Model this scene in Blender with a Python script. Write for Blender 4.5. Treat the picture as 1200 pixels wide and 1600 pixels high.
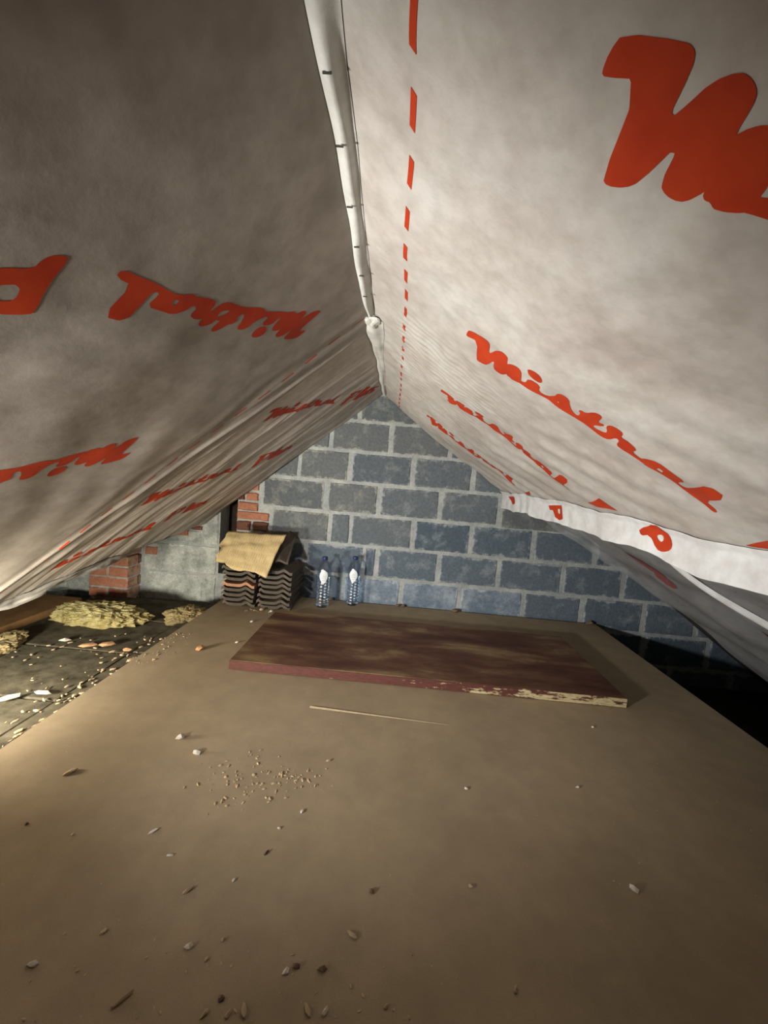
import bpy, bmesh, math, random
import numpy as np
from mathutils import Vector, Matrix

for _o in list(bpy.data.objects):
    bpy.data.objects.remove(_o)
SC = bpy.context.scene
COL = SC.collection
random.seed(7)
RNG = np.random.RandomState(11)

# ------------------------------------------------------------------ camera
# world: x along the gable wall, y towards it, z up, z = 0 on the boarded platform
CAM_H = 0.80
ROLL = math.radians(4.9)
yv = np.array([20., 47., 600.]); yv /= np.linalg.norm(yv)
_a, _b = math.cos(ROLL), -math.sin(ROLL)
xv = np.array([_a, _b, -(yv[0]*_a + yv[1]*_b)/yv[2]]); xv /= np.linalg.norm(xv)
zv = np.cross(yv, xv)
if zv[1] < 0: zv = -zv
M3 = np.stack([xv, yv, zv])
cam_d = bpy.data.cameras.new('camera')
cam_d.sensor_fit = 'HORIZONTAL'; cam_d.sensor_width = 36.0; cam_d.lens = 18.0
cam_d.clip_start = 0.02
cam = bpy.data.objects.new('camera', cam_d); COL.objects.link(cam)
R_, U_, F_ = M3 @ [1, 0, 0], M3 @ [0, 1, 0], M3 @ [0, 0, 1]
cam.matrix_world = Matrix(((R_[0], U_[0], -F_[0], 0), (R_[1], U_[1], -F_[1], 0),
                           (R_[2], U_[2], -F_[2], CAM_H), (0, 0, 0, 1)))
SC.camera = cam

# ------------------------------------------------------------------ world, light, exposure
W = bpy.data.worlds.new('World'); SC.world = W; W.use_nodes = True
W.node_tree.nodes['Background'].inputs[0].default_value = (0.80, 0.90, 1.0, 1)
W.node_tree.nodes['Background'].inputs[1].default_value = 0.02

def area(name, loc, target, size, power, col):
    d = bpy.data.lights.new(name, 'AREA'); d.shape = 'DISK'; d.size = size
    d.energy = power; d.color = col
    o = bpy.data.objects.new(name, d); COL.objects.link(o); o.location = loc
    o.rotation_euler = (Vector(target) - Vector(loc)).to_track_quat('-Z', 'Y').to_euler()
    return o
# work lamp held low at the left, beside and just behind the camera
def beam(name, loc, az, el, size_deg, blend, radius, power, col):
    d = bpy.data.lights.new(name, 'SPOT'); d.spot_size = math.radians(size_deg); d.spot_blend = blend
    d.shadow_soft_size = radius; d.energy = power; d.color = col
    o = bpy.data.objects.new(name, d); COL.objects.link(o); o.location = loc
    v = Vector((math.sin(az)*math.cos(el), math.cos(az)*math.cos(el), math.sin(el)))
    o.rotation_euler = v.to_track_quat('-Z', 'Y').to_euler()
beam('work_lamp', (-1.05, -0.04, 0.475), 0.65, 0.195, 82.5, 0.77, 0.055, 156.0, (1.0, 0.965, 0.925))
# daylight through the open left eaves
area('daylight_left_eaves', (-1.40, 0.78, 0.165), (-1.20, 2.4, 0.55), 0.16, 21.0, (1.0, 0.925, 0.77))

SC.view_settings.view_transform = 'Standard'
SC.view_settings.look = 'None'
SC.view_settings.gamma = 1.0
SC.view_settings.use_curve_mapping = False
SC.view_settings.exposure = 0.0

# ------------------------------------------------------------------ helpers
def tag(o, label=None, cat=None, group=None, kind=None):
    if label: o['label'] = label
    if cat: o['category'] = cat
    if group: o['group'] = group
    if kind: o['kind'] = kind
    return o

def mesh_obj(name, verts, faces, m, parent=None, smooth=False):
    me = bpy.data.meshes.new(name)
    me.from_pydata([tuple(map(float, v)) for v in verts], [], faces)
    me.materials.append(m); me.update()
    if smooth: me.polygons.foreach_set('use_smooth', [True]*len(me.polygons))
    o = bpy.data.objects.new(name, me); COL.objects.link(o)
    if parent is not None: o.parent = parent
    return o

def bm_obj(name, bm, m, parent=None, smooth=False):
    me = bpy.data.meshes.new(name); bm.normal_update(); bm.to_mesh(me); bm.free()
    me.materials.append(m)
    if smooth: me.polygons.foreach_set('use_smooth', [True]*len(me.polygons))
    o = bpy.data.objects.new(name, me); COL.objects.link(o)
    if parent is not None: o.parent = parent
    return o

def empty(name, loc=(0, 0, 0)):
    o = bpy.data.objects.new(name, None); COL.objects.link(o)
    o.location = loc; o.empty_display_size = 0.05
    return o

def bm_box(bm, lo, hi, bevel=0.0):
    r = bmesh.ops.create_cube(bm, size=1.0)
    vs = r['verts']
    for v in vs:
        for i in range(3):
            v.co[i] = lo[i] if v.co[i] < 0 else hi[i]
    if bevel:
        es = list({e for v in vs for e in v.link_edges})
        bmesh.ops.bevel(bm, geom=es, offset=bevel, segments=1, affect='EDGES')

def box_obj(name, lo, hi, m, parent=None, bevel=0.0):
    bm = bmesh.new(); bm_box(bm, lo, hi, bevel)
    return bm_obj(name, bm, m, parent)

class Waves:
    """smooth deterministic relief: a sum of sines"""
    def __init__(s, seed, n, lmin, lmax):
        r = np.random.RandomState(seed)
        th = r.uniform(0, 2*np.pi, n); L = r.uniform(lmin, lmax, n)
        s.kx = np.cos(th)*2*np.pi/L; s.ky = np.sin(th)*2*np.pi/L
        s.ph = r.uniform(0, 2*np.pi, n); s.n = n
    def __call__(s, x, y):
        x = np.asarray(x, float); y = np.asarray(y, float)
        o = 0.0
        for i in range(s.n): o = o + np.sin(s.kx[i]*x + s.ky[i]*y + s.ph[i])
        return o/math.sqrt(s.n)

def sstep(a, b, x):
    t = np.clip((np.asarray(x, float)-a)/(b-a), 0, 1)
    return t*t*(3-2*t)

# ------------------------------------------------------------------ materials
def nt(name):
    m = bpy.data.materials.new(name); m.use_nodes = True
    return m, m.node_tree, m.node_tree.nodes['Principled BSDF']

def noise(t, scale, detail=5, rough=0.6, vec=None, dist=0.0):
    n = t.nodes.new('ShaderNodeTexNoise')
    n.inputs['Scale'].default_value = scale; n.inputs['Detail'].default_value = detail
    n.inputs['Roughness'].default_value = rough; n.inputs['Distortion'].default_value = dist
    if vec is not None: t.links.new(vec, n.inputs['Vector'])
    return n.outputs[0]

def ramp(t, fac, stops):
    r = t.nodes.new('ShaderNodeValToRGB')
    el = r.color_ramp.elements
    while len(el) < len(stops): el.new(0.5)
    for e, (p, c) in zip(el, stops):
        e.position = p; e.color = c if len(c) == 4 else (*c, 1)
    t.links.new(fac, r.inputs[0])
    return r.outputs[0]

def mix(t, fac, a, b, mode='MIX'):
    n = t.nodes.new('ShaderNodeMix'); n.data_type = 'RGBA'; n.blend_type = mode
    for s, v in ((0, fac), (6, a), (7, b)):
        if hasattr(v, 'links'): t.links.new(v, n.inputs[s])
        elif s == 0: n.inputs[0].default_value = v
        else: n.inputs[s].default_value = (*v, 1) if len(v) == 3 else v
    return n.outputs[2]

def coords(t, kind='Object', scale=None):
    c = t.nodes.new('ShaderNodeTexCoord').outputs[kind]
    if scale:
        mp = t.nodes.new('ShaderNodeMapping'); mp.inputs['Scale'].default_value = scale
        t.links.new(c, mp.inputs[0]); c = mp.outputs[0]
    return c

def position(t, scale=None):
    c = t.nodes.new('ShaderNodeNewGeometry').outputs['Position']
    if scale:
        mp = t.nodes.new('ShaderNodeMapping'); mp.inputs['Scale'].default_value = scale
        t.links.new(c, mp.inputs[0]); c = mp.outputs[0]
    return c

def bump(t, b, h, strength=0.3, dist=0.01):
    n = t.nodes.new('ShaderNodeBump')
    n.inputs['Strength'].default_value = strength; n.inputs['Distance'].default_value = dist
    t.links.new(h, n.inputs['Height']); t.links.new(n.outputs[0], b.inputs['Normal'])

def math_n(t, op, a, b=None):
    n = t.nodes.new('ShaderNodeMath'); n.operation = op
    for i, v in enumerate((a, b)):
        if v is None: continue
        if hasattr(v, 'links'): t.links.new(v, n.inputs[i])
        else: n.inputs[i].default_value = v
    return n.outputs[0]

def mat_plain(name, col, rough=0.8, var=0.25, scale=30, bumpd=0.002, metallic=0.0, spec=0.3):
    m, t, b = nt(name)
    v = coords(t)
    n = noise(t, scale, vec=v)
    c = ramp(t, n, [(0.25, tuple(x*(1-var) for x in col)), (0.75, tuple(min(1, x*(1+var)) for x in col))])
    t.links.new(c, b.inputs['Base Color'])
    b.inputs['Roughness'].default_value = rough; b.inputs['Metallic'].default_value = metallic
    b.inputs['Specular IOR Level'].default_value = spec
    if bumpd: bump(t, b, n, 0.5, bumpd)
    return m

def mat_membrane(name, c1, c2, c3, rough=0.55, relief=0.35):
    m, t, b = nt(name)
    p = position(t)
    n1 = noise(t, 5.5, 4, 0.55, p)
    n2 = noise(t, 26, 4, 0.6, p)
    n3 = noise(t, 900, 2, 0.6, p)
    col = ramp(t, n1, [(0.30, c1), (0.52, c2), (0.72, c3)])
    g = ramp(t, n2, [(0.33, (0.84, 0.825, 0.81)), (0.62, (1, 1, 1))])
    t.links.new(mix(t, 1.0, col, g, 'MULTIPLY'), b.inputs['Base Color'])
    b.inputs['Roughness'].default_value = rough
    b.inputs['Specular IOR Level'].default_value = 0.35
    h = math_n(t, 'ADD', math_n(t, 'MULTIPLY', n2, 0.8), math_n(t, 'MULTIPLY', n3, 0.05))
    bump(t, b, h, relief, 0.006)
    return m

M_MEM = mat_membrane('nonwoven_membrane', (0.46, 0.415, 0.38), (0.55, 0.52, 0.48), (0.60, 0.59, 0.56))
M_MEM_SHADE = mat_membrane('nonwoven_membrane_shaded', (0.325, 0.285, 0.245), (0.37, 0.33, 0.285), (0.41, 0.37, 0.325), 0.55, 0.10)  # same membrane as the right slope, its shade darkened into the colour
M_MEM_LIT = mat_membrane('nonwoven_membrane_lit', (0.52, 0.46, 0.40), (0.60, 0.54, 0.475), (0.66, 0.605, 0.54), 0.5, 0.10)  # same membrane again, the brighter light on it put into the colour
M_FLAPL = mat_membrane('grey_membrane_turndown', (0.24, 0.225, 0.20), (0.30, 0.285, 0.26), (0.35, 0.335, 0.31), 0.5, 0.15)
M_FLAP = mat_membrane('membrane_flap', (0.66, 0.66, 0.66), (0.74, 0.76, 0.77), (0.80, 0.82, 0.83), 0.45)
M_STRIP = mat_membrane('ridge_tape', (0.62, 0.62, 0.58), (0.72, 0.73, 0.69), (0.78, 0.79, 0.75), 0.6)

def mat_translucent():
    m, t, b = nt('translucent_membrane')
    p = position(t)
    n = noise(t, 12, 4, 0.6, p)
    c = ramp(t, n, [(0.3, (0.38, 0.39, 0.40)), (0.7, (0.56, 0.57, 0.58))])
    d = t.nodes.new('ShaderNodeBsdfDiffuse'); t.links.new(c, d.inputs[0])
    tr = t.nodes.new('ShaderNodeBsdfTransparent'); tr.inputs[0].default_value = (0.85, 0.88, 0.92, 1)
    mx = t.nodes.new('ShaderNodeMixShader'); mx.inputs[0].default_value = 0.42
    t.links.new(tr.outputs[0], mx.inputs[1]); t.links.new(d.outputs[0], mx.inputs[2])
    t.links.new(mx.outputs[0], t.nodes['Material Output'].inputs[0])
    return m
M_TRANS = mat_translucent()

def mat_print():
    m, t, b = nt('red_print')
    p = position(t)
    n = noise(t, 18, 4, 0.6, p)
    t.links.new(ramp(t, n, [(0.3, (0.42, 0.034, 0.008)), (0.7, (0.52, 0.052, 0.012))]), b.inputs['Base Color'])
    b.inputs['Roughness'].default_value = 0.6; b.inputs['Specular IOR Level'].default_value = 0.25
    return m
M_RED = mat_print()
M_REDFAINT = mat_plain('red_print_behind_sheet', (0.22, 0.07, 0.07), 0.8, 0.2, 20, 0)

def mat_floor():
    m, t, b = nt('dusty_board_floor')
    p = position(t)
    n1 = noise(t, 2.2, 5, 0.6, p); n2 = noise(t, 14, 6, 0.65, p); n3 = noise(t, 380, 2, 0.6, p)
    c = ramp(t, n1, [(0.30, (0.350, 0.275, 0.180)), (0.5, (0.42, 0.335, 0.220)), (0.7, (0.47, 0.372, 0.242))])
    c = mix(t, 1.0, c, ramp(t, n2, [(0.3, (0.86, 0.86, 0.87)), (0.65, (1, 1, 1))]), 'MULTIPLY')
    c = mix(t, 1.0, c, ramp(t, n3, [(0.3, (0.88, 0.88, 0.88)), (0.7, (1, 1, 1))]), 'MULTIPLY')
    t.links.new(c, b.inputs['Base Color'])
    b.inputs['Roughness'].default_value = 0.9; b.inputs['Specular IOR Level'].default_value = 0.15
    bump(t, b, math_n(t, 'ADD', n2, math_n(t, 'MULTIPLY', n3, 0.12)), 0.25, 0.004)
    return m
M_FLOOR = mat_floor()

def mat_block(name, dark, mid, pale, paleamt):
    m, t, b = nt(name)
    p = position(t)
    oi = t.nodes.new('ShaderNodeObjectInfo').outputs['Random']
    n1 = noise(t, 9, 6, 0.7, p); n2 = noise(t, 60, 5, 0.7, p); n3 = noise(t, 240, 3, 0.7, p)
    base = ramp(t, oi, [(0.0, dark), (0.6, mid), (1.0, mid)])
    base = mix(t, 1.0, base, ramp(t, n2, [(0.3, (0.72, 0.72, 0.74)), (0.7, (1.15, 1.15, 1.12))]), 'MULTIPLY')
    f = ramp(t, n1, [(0.62-paleamt, (0, 0, 0)), (0.86-paleamt, (1, 1, 1))])
    sp = ramp(t, n3, [(0.35, (0.2, 0.2, 0.2)), (0.6, (1, 1, 1))])
    f = mix(t, 1.0, f, sp, 'MULTIPLY')
    g = t.nodes.new('ShaderNodeSeparateXYZ'); t.links.new(coords(t, 'Generated'), g.inputs[0])
    ex = math_n(t, 'MULTIPLY', math_n(t, 'MINIMUM', g.outputs[0], math_n(t, 'SUBTRACT', 1.0, g.outputs[0])), 2.0)
    ez = math_n(t, 'MINIMUM', g.outputs[2], math_n(t, 'SUBTRACT', 1.0, g.outputs[2]))
    sm = math_n(t, 'SUBTRACT', math_n(t, 'MULTIPLY', noise(t, 16, 6, 0.75, p), 0.62), math_n(t, 'MINIMUM', ex, ez))
    sm = ramp(t, sm, [(0.235, (0, 0, 0)), (0.31, (0.9, 0.9, 0.9))])
    f = mix(t, 1.0, f, sm, 'LIGHTEN')
    t.links.new(mix(t, f, base, pale), b.inputs['Base Color'])
    b.inputs['Roughness'].default_value = 0.95; b.inputs['Specular IOR Level'].default_value = 0.1
    bump(t, b, math_n(t, 'ADD', n2, math_n(t, 'MULTIPLY', n3, 0.5)), 0.7, 0.006)
    return m
M_BLOCK = mat_block('grey_concrete_block', (0.108, 0.146, 0.188), (0.150, 0.190, 0.234), (0.42, 0.46, 0.48), 0.10)
M_BLOCKM = mat_block('mid_grey_concrete_block', (0.122, 0.148, 0.172), (0.160, 0.187, 0.210), (0.42, 0.45, 0.45), 0.10)
M_BLOCKG = mat_block('weathered_concrete_block', (0.135, 0.155, 0.170), (0.172, 0.191, 0.202), (0.44, 0.45, 0.38), 0.10)
M_BLOCKW = mat_block('limewashed_concrete_block', (0.28, 0.305, 0.295), (0.36, 0.385, 0.37), (0.80, 0.84, 0.79), 0.24)
M_BLOCKP = mat_block('pale_blue_concrete_block', (0.18, 0.24, 0.32), (0.23, 0.29, 0.37), (0.52, 0.59, 0.66), 0.18)
M_MORTAR = mat_block('mortar', (0.38, 0.415, 0.425), (0.41, 0.445, 0.45), (0.64, 0.66, 0.63), 0.20)
M_BRICK = mat_block('red_brick', (0.44, 0.18, 0.11), (0.52, 0.23, 0.145), (0.66, 0.48, 0.36), 0.10)
M_BRICKD = mat_block('dark_brick', (0.16, 0.075, 0.05), (0.22, 0.10, 0.07), (0.40, 0.30, 0.22), 0.02)  # darker brick tone, also on the right returns of the pillar
M_DARK = mat_plain('dark_cavity_timber', (0.035, 0.022, 0.015), 0.9, 0.4, 25, 0.003)
M_SUB = mat_plain('dusty_boards', (0.105, 0.093, 0.064), 0.95, 0.65, 13, 0.010, spec=0.1)
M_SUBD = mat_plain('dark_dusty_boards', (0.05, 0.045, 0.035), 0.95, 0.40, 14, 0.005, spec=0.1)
M_TIMBER = mat_plain('old_orange_timber', (0.34, 0.19, 0.075), 0.8, 0.35, 12, 0.003)
M_DECK = mat_plain('roof_deck', (0.06, 0.05, 0.04), 0.9, 0.3, 10, 0.0)
M_WHITE = mat_plain('white_foam', (0.85, 0.84, 0.80), 0.8, 0.05, 60, 0.001)
M_PALE = mat_plain('pale_mortar_crumb', (0.78, 0.72, 0.62), 0.95, 0.25, 120, 0.002)
M_TAN = mat_plain('tan_crumb', (0.56, 0.43, 0.27), 0.95, 0.3, 120, 0.002)
M_ORANGE = mat_plain('orange_brick_chip', (0.58, 0.33, 0.17), 0.95, 0.25, 90, 0.002)
M_BROWN = mat_plain('brown_crumb', (0.20, 0.135, 0.085), 0.95, 0.3, 90, 0.002)
M_TILE = mat_plain('dark_roof_tile', (0.115, 0.095, 0.075), 0.85, 0.35, 30, 0.002)
M_TILEO = mat_plain('terracotta_tile', (0.46, 0.25, 0.15), 0.85, 0.25, 30, 0.002)
M_STAPLE = mat_plain('staple', (0.10, 0.10, 0.09), 0.5, 0.1, 40, 0, metallic=0.6)
M_STRAW = mat_plain('pale_splinter', (0.62, 0.50, 0.32), 0.8, 0.15, 60, 0)

def mat_wool():
    m, t, b = nt('yellow_mineral_wool')
    p = position(t)
    n1 = noise(t, 22, 6, 0.7, p); n2 = noise(t, 160, 4, 0.7, p)
    c = ramp(t, n1, [(0.30, (0.30, 0.23, 0.09)), (0.48, (0.62, 0.53, 0.24)), (0.68, (0.76, 0.70, 0.38))])
    t.links.new(c, b.inputs['Base Color']); b.inputs['Roughness'].default_value = 1.0
    b.inputs['Specular IOR Level'].default_value = 0.05
    bump(t, b, math_n(t, 'ADD', n1, math_n(t, 'MULTIPLY', n2, 0.5)), 0.9, 0.02)
    return m
M_WOOL = mat_wool()
M_WOOLD = mat_plain('dirty_mineral_wool', (0.36, 0.29, 0.15), 1.0, 0.5, 30, 0.01, spec=0.05)

def mat_board():
    m, t, b = nt('worn_brown_paint_top')
    v = position(t, (2.0, 6.5, 1))
    n1 = noise(t, 1.0, 6, 0.62, v, 0.3)
    n2 = noise(t, 60, 5, 0.7, position(t, (0.6, 2.2, 1)))
    c = ramp(t, n1, [(0.34, (0.075, 0.028, 0.018)), (0.46, (0.125, 0.055, 0.033)), (0.54, (0.17, 0.090, 0.052)),
                     (0.585, (0.24, 0.155, 0.080)), (0.70, (0.36, 0.265, 0.140))])
    c = mix(t, 1.0, c, ramp(t, n2, [(0.3, (0.75, 0.75, 0.75)), (0.7, (1.1, 1.1, 1.1))]), 'MULTIPLY')
    t.links.new(c, b.inputs['Base Color']); b.inputs['Roughness'].default_value = 0.6
    b.inputs['Specular IOR Level'].default_value = 0.3
    bump(t, b, n2, 0.25, 0.002)
    return m
M_BOARD = mat_board()

def mat_edge():
    m, t, b = nt('peeling_maroon_edge')
    co = t.nodes.new('ShaderNodeNewGeometry').outputs['Position']
    sx = t.nodes.new('ShaderNodeSeparateXYZ'); t.links.new(co, sx.inputs[0])
    n1 = noise(t, 1.0, 6, 0.7, position(t, (9, 9, 55)))
    n2 = noise(t, 1.0, 5, 0.7, position(t, (45, 45, 120)))
    g = math_n(t, 'MULTIPLY', math_n(t, 'ADD', sx.outputs[0], 0.62), 0.19)   # more bare wood towards the right end
    zt = math_n(t, 'MULTIPLY', math_n(t, 'ABSOLUTE', math_n(t, 'SUBTRACT', sx.outputs[2], 0.021)), 4.0)
    f = math_n(t, 'ADD', math_n(t, 'ADD', n1, g), math_n(t, 'MULTIPLY', n2, 0.25))
    f = ramp(t, f, [(0.865, (0, 0, 0)), (0.885, (1, 1, 1))])
    red = ramp(t, n2, [(0.3, (0.085, 0.026, 0.020)), (0.7, (0.15, 0.050, 0.036))])
    bare = ramp(t, n2, [(0.3, (0.42, 0.32, 0.15)), (0.6, (0.68, 0.57, 0.34))])
    t.links.new(mix(t, f, red, bare), b.inputs['Base Color']); b.inputs['Roughness'].default_value = 0.7
    bump(t, b, f, 0.4, 0.001)
    return m
M_EDGE = mat_edge()

def mat_paper():
    m, t, b = nt('yellowed_newsprint')
    uv = t.nodes.new('ShaderNodeTexCoord').outputs['UV']
    sx = t.nodes.new('ShaderNodeSeparateXYZ'); t.links.new(uv, sx.inputs[0])
    u, v = sx.outputs[0], sx.outputs[1]
    n = noise(t, 9, 5, 0.6, uv)
    base = ramp(t, n, [(0.3, (0.62, 0.47, 0.22)), (0.7, (0.74, 0.58, 0.31))])
    line = math_n(t, 'GREATER_THAN', math_n(t, 'SINE', math_n(t, 'MULTIPLY', u, 150.0)), 0.1)
    col = math_n(t, 'GREATER_THAN', math_n(t, 'SINE', math_n(t, 'MULTIPLY', v, 24.0)), -0.75)
    mp = t.nodes.new('ShaderNodeMapping'); mp.inputs['Scale'].default_value = (30, 14, 1); t.links.new(uv, mp.inputs[0])
    words = math_n(t, 'GREATER_THAN', noise(t, 1.0, 2, 0.5, mp.outputs[0]), 0.44)
    f = math_n(t, 'MULTIPLY', math_n(t, 'MULTIPLY', line, col), math_n(t, 'MULTIPLY', words, 0.26))
    edge = math_n(t, 'MULTIPLY', math_n(t, 'GREATER_THAN', u, 0.14), math_n(t, 'LESS_THAN', u, 0.97))
    f = math_n(t, 'MULTIPLY', f, edge)
    t.links.new(mix(t, f, base, (0.20, 0.14, 0.06)), b.inputs['Base Color'])
    b.inputs['Roughness'].default_value = 0.85
    return m
M_PAPER = mat_paper()

def mat_bottle():
    m, t, b = nt('blue_clear_plastic')
    tr = t.nodes.new('ShaderNodeBsdfTransparent'); tr.inputs[0].default_value = (0.86, 0.915, 0.985, 1)
    gl = t.nodes.new('ShaderNodeBsdfGlossy'); gl.inputs['Roughness'].default_value = 0.16
    gl.inputs[0].default_value = (0.9, 0.95, 1, 1)
    fr = t.nodes.new('ShaderNodeFresnel'); fr.inputs[0].default_value = 1.6
    f2 = math_n(t, 'ADD', math_n(t, 'MULTIPLY', fr.outputs[0], 0.7), 0.05)
    mx = t.nodes.new('ShaderNodeMixShader'); t.links.new(f2, mx.inputs[0])
    t.links.new(tr.outputs[0], mx.inputs[1]); t.links.new(gl.outputs[0], mx.inputs[2])
    t.links.new(mx.outputs[0], t.nodes['Material Output'].inputs[0])
    return m
M_BOTTLE = mat_bottle()
M_CAP = mat_plain('dark_blue_cap', (0.025, 0.04, 0.14), 0.4, 0.1, 40, 0)
M_LABEL = mat_plain('white_label', (0.84, 0.90, 0.92), 0.5, 0.05, 60, 0)
M_INK = mat_plain('label_ink', (0.42, 0.55, 0.62), 0.6, 0.1, 60, 0)

# ------------------------------------------------------------------ roof planes
RX, RZ = -0.128, 1.346
AR, AL = math.atan(0.70), math.atan(0.84)
wr1, wr2, wr3 = Waves(1, 7, .28, .6), Waves(2, 8, .07, .16), Waves(3, 8, .035, .06)
wl1, wl2 = Waves(4, 7, .3, .7), Waves(5, 8, .09, .2)

def h_right(Y, s):
    h = 0.004*wr1(Y, s) + 0.0011*wr2(Y, s) + 0.0002*wr3(Y, s)
    rip = sstep(1.0, 1.25, Y)*(1-sstep(2.1, 2.4, Y))*sstep(.08, .16, s)*(1-sstep(.35, .62, s))
    h = h + 0.0021*rip*np.sin(2*np.pi*(Y*np.ones_like(s)+0.10*s)/0.030 + 1.5*wr2(s, Y))
    d = sstep(.55, .8, s)*(1-sstep(.95, 1.02, s))
    h = h + 0.003*d*np.sin(2*np.pi*(Y*0.8 + s*0.55)/0.12 + wr1(Y, s))
    h = h + 0.020*np.exp(-((s-.36)/.25)**2)*sstep(1.9, 2.5, Y)
    return h*sstep(0.0, 0.06, s)

def h_left(Y, s):
    Y = np.asarray(Y, float); s = np.asarray(s, float)
    near = 1-sstep(1.15, 1.35, Y)
    far = 1-near
    h = 0.0022*wl1(Y, s) + 0.0004*wl2(Y, s)*near
    # taut folds running down the slope beyond the seam
    k = Y + 0.020*s
    h = h + far*(0.0022*np.sin(2*np.pi*k/0.150 + 2.0*wl1(s*.6, Y*2)) + 0.0010*np.sin(2*np.pi*k/0.061 + 2.0 + 2.2*wl1(Y*1.5, s*.7))*(0.6+0.4*wl1(Y*3, s*.5))
                 + 0.00035*np.sin(2*np.pi*k/0.027 + 2*wl1(Y*2, s)))
    yc = 1.42 - 0.085*s
    h = h + 0.007*np.exp(-((Y-yc)/0.011)**2)*sstep(0.0, .15, s)
    h = h + 0.004*np.exp(-((Y-yc-.07)/0.014)**2)*sstep(0.0, .1, s)
    # pulls fanning out of the seam low on the near sheet
    fan = sstep(.55, .9, s)*sstep(.75, 1.05, Y)*(1-sstep(1.25, 1.4, Y))
    h = h + 0.0008*fan*np.sin(2*np.pi*(Y*0.9 - (s-.8)*0.35)/0.14)
    return h*sstep(0.0, 0.06, s)

def S_right(Y, s, off=0.0):
    Y = np.asarray(Y, float); s = np.asarray(s, float)
    h = h_right(Y, s) + off
    return np.stack([RX + s*math.cos(AR) - h*math.sin(AR), Y + 0*h, RZ - s*math.sin(AR) - h*math.cos(AR)], -1)

def S_left(Y, s, off=0.0):
    Y = np.asarray(Y, float); s = np.asarray(s, float)
    h = h_left(Y, s) + off
    return np.stack([RX - s*math.cos(AL) + h*math.sin(AL), Y + 0*h, RZ - s*math.sin(AL) - h*math.cos(AL)], -1)

def grid_mesh(name, P, m, parent=None):
    a, b = P.shape[:2]
    idx = np.arange(a*b).reshape(a, b)
    f = np.stack([idx[:-1, :-1], idx[1:, :-1], idx[1:, 1:], idx[:-1, 1:]], -1).reshape(-1, 4)
    return mesh_obj(name, P.reshape(-1, 3), f.tolist(), m, parent, True)

# ------------------------------------------------------------------ setting: wall, floor, deck
WY = 2.470
wall = empty('wall_back'); tag(wall, kind='structure')
bm = bmesh.new()
bm_box(bm, (-2.75, WY, -0.60), (-1.130, WY+0.14, 1.0))
bm_box(bm, (-1.020, WY, -0.60), (2.75, WY+0.14, 1.6))
bm_box(bm, (-1.130, WY, -0.60), (-1.020, WY+0.14, 0.10))
bm_obj('mortar_bed', bm, M_MORTAR, wall)
box_obj('cavity_back', (-1.20, WY+0.13, 0.0), (-0.95, WY+0.18, 1.1), M_DARK, wall)

def block(name, x0, x1, z0, z1, m, parent, y=WY, proud=0.006, depth=0.06, rough=0.004, seed=0, nx=7, nz=4):
    """front-facing masonry unit: rounded, slightly uneven front and returns"""
    r = np.random.RandomState(seed)
    w, h = x1-x0, z1-z0
    c = min(0.008, h*0.12)
    us = np.concatenate([[0, c], np.linspace(c, w-c, nx)[1:-1], [w-c, w]])
    vs_ = np.concatenate([[0, c], np.linspace(c, h-c, nz)[1:-1], [h-c, h]])
    A, B = len(us), len(vs_)
    V = []
    for i, u in enumerate(us):
        for j, v in enumerate(vs_):
            e = i in (0, A-1) or j in (0, B-1)
            dx = r.uniform(-1, 1)*rough*0.8; dz = r.uniform(-1, 1)*rough*0.7
            dy = -proud + (proud+0.002 if e else r.uniform(-1, 1)*rough*0.35)
            V.append((x0+u+dx, y+dy, z0+v+dz))
    F = [(i*B+j, (i+1)*B+j, (i+1)*B+j+1, i*B+j+1) for i in range(A-1) for j in range(B-1)]
    ring = [i*B for i in range(A)] + [(A-1)*B+j for j in range(1, B)] + [i*B+B-1 for i in range(A-2, -1, -1)] + [j for j in range(B-2, 0, -1)]
    n0 = len(V)
    for k in ring: V.append((V[k][0], y+depth, V[k][2]))
    n = len(ring)
    for k in range(n): F.append((ring[(k+1) % n], ring[k], n0+k, n0+(k+1) % n))
    return mesh_obj(name, V, F, m, parent)

ZC = {-2: (-0.46, -0.25), -1: (-0.25, -0.045), 0: (-0.045, 0.163), 1: (0.163, 0.365), 2: (0.365, 0.569), 3: (0.569, 0.770),
      4: (0.770, 0.969), 5: (0.969, 1.160), 6: (1.160, 1.34)}
ROWS = {
    -2: [1.10, 1.48, 1.87, 2.26, 2.68], -1: [0.90, 1.29, 1.68, 2.09, 2.48, 2.72],
    0: [-1.05, -0.68, -0.297, 0.087, 0.468, 0.881, 1.263, 1.657, 1.99, 2.40, 2.72],
    1: [-0.95, -0.557, -0.171, -0.089, 0.315, 0.701, 1.112, 1.50, 1.90, 2.30],
    2: [-0.80, -0.405, -0.276, 0.133, 0.506, 0.906, 1.301, 1.70],
    3: [-0.871, -0.444, -0.104, 0.290, 0.668], 4: [-0.80, -0.637, -0.305, 0.098, 0.482, 0.70],
    5: [-0.56, -0.443, -0.058, 0.324, 0.47], 6: [-0.36, -0.275, 0.127]}
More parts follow.
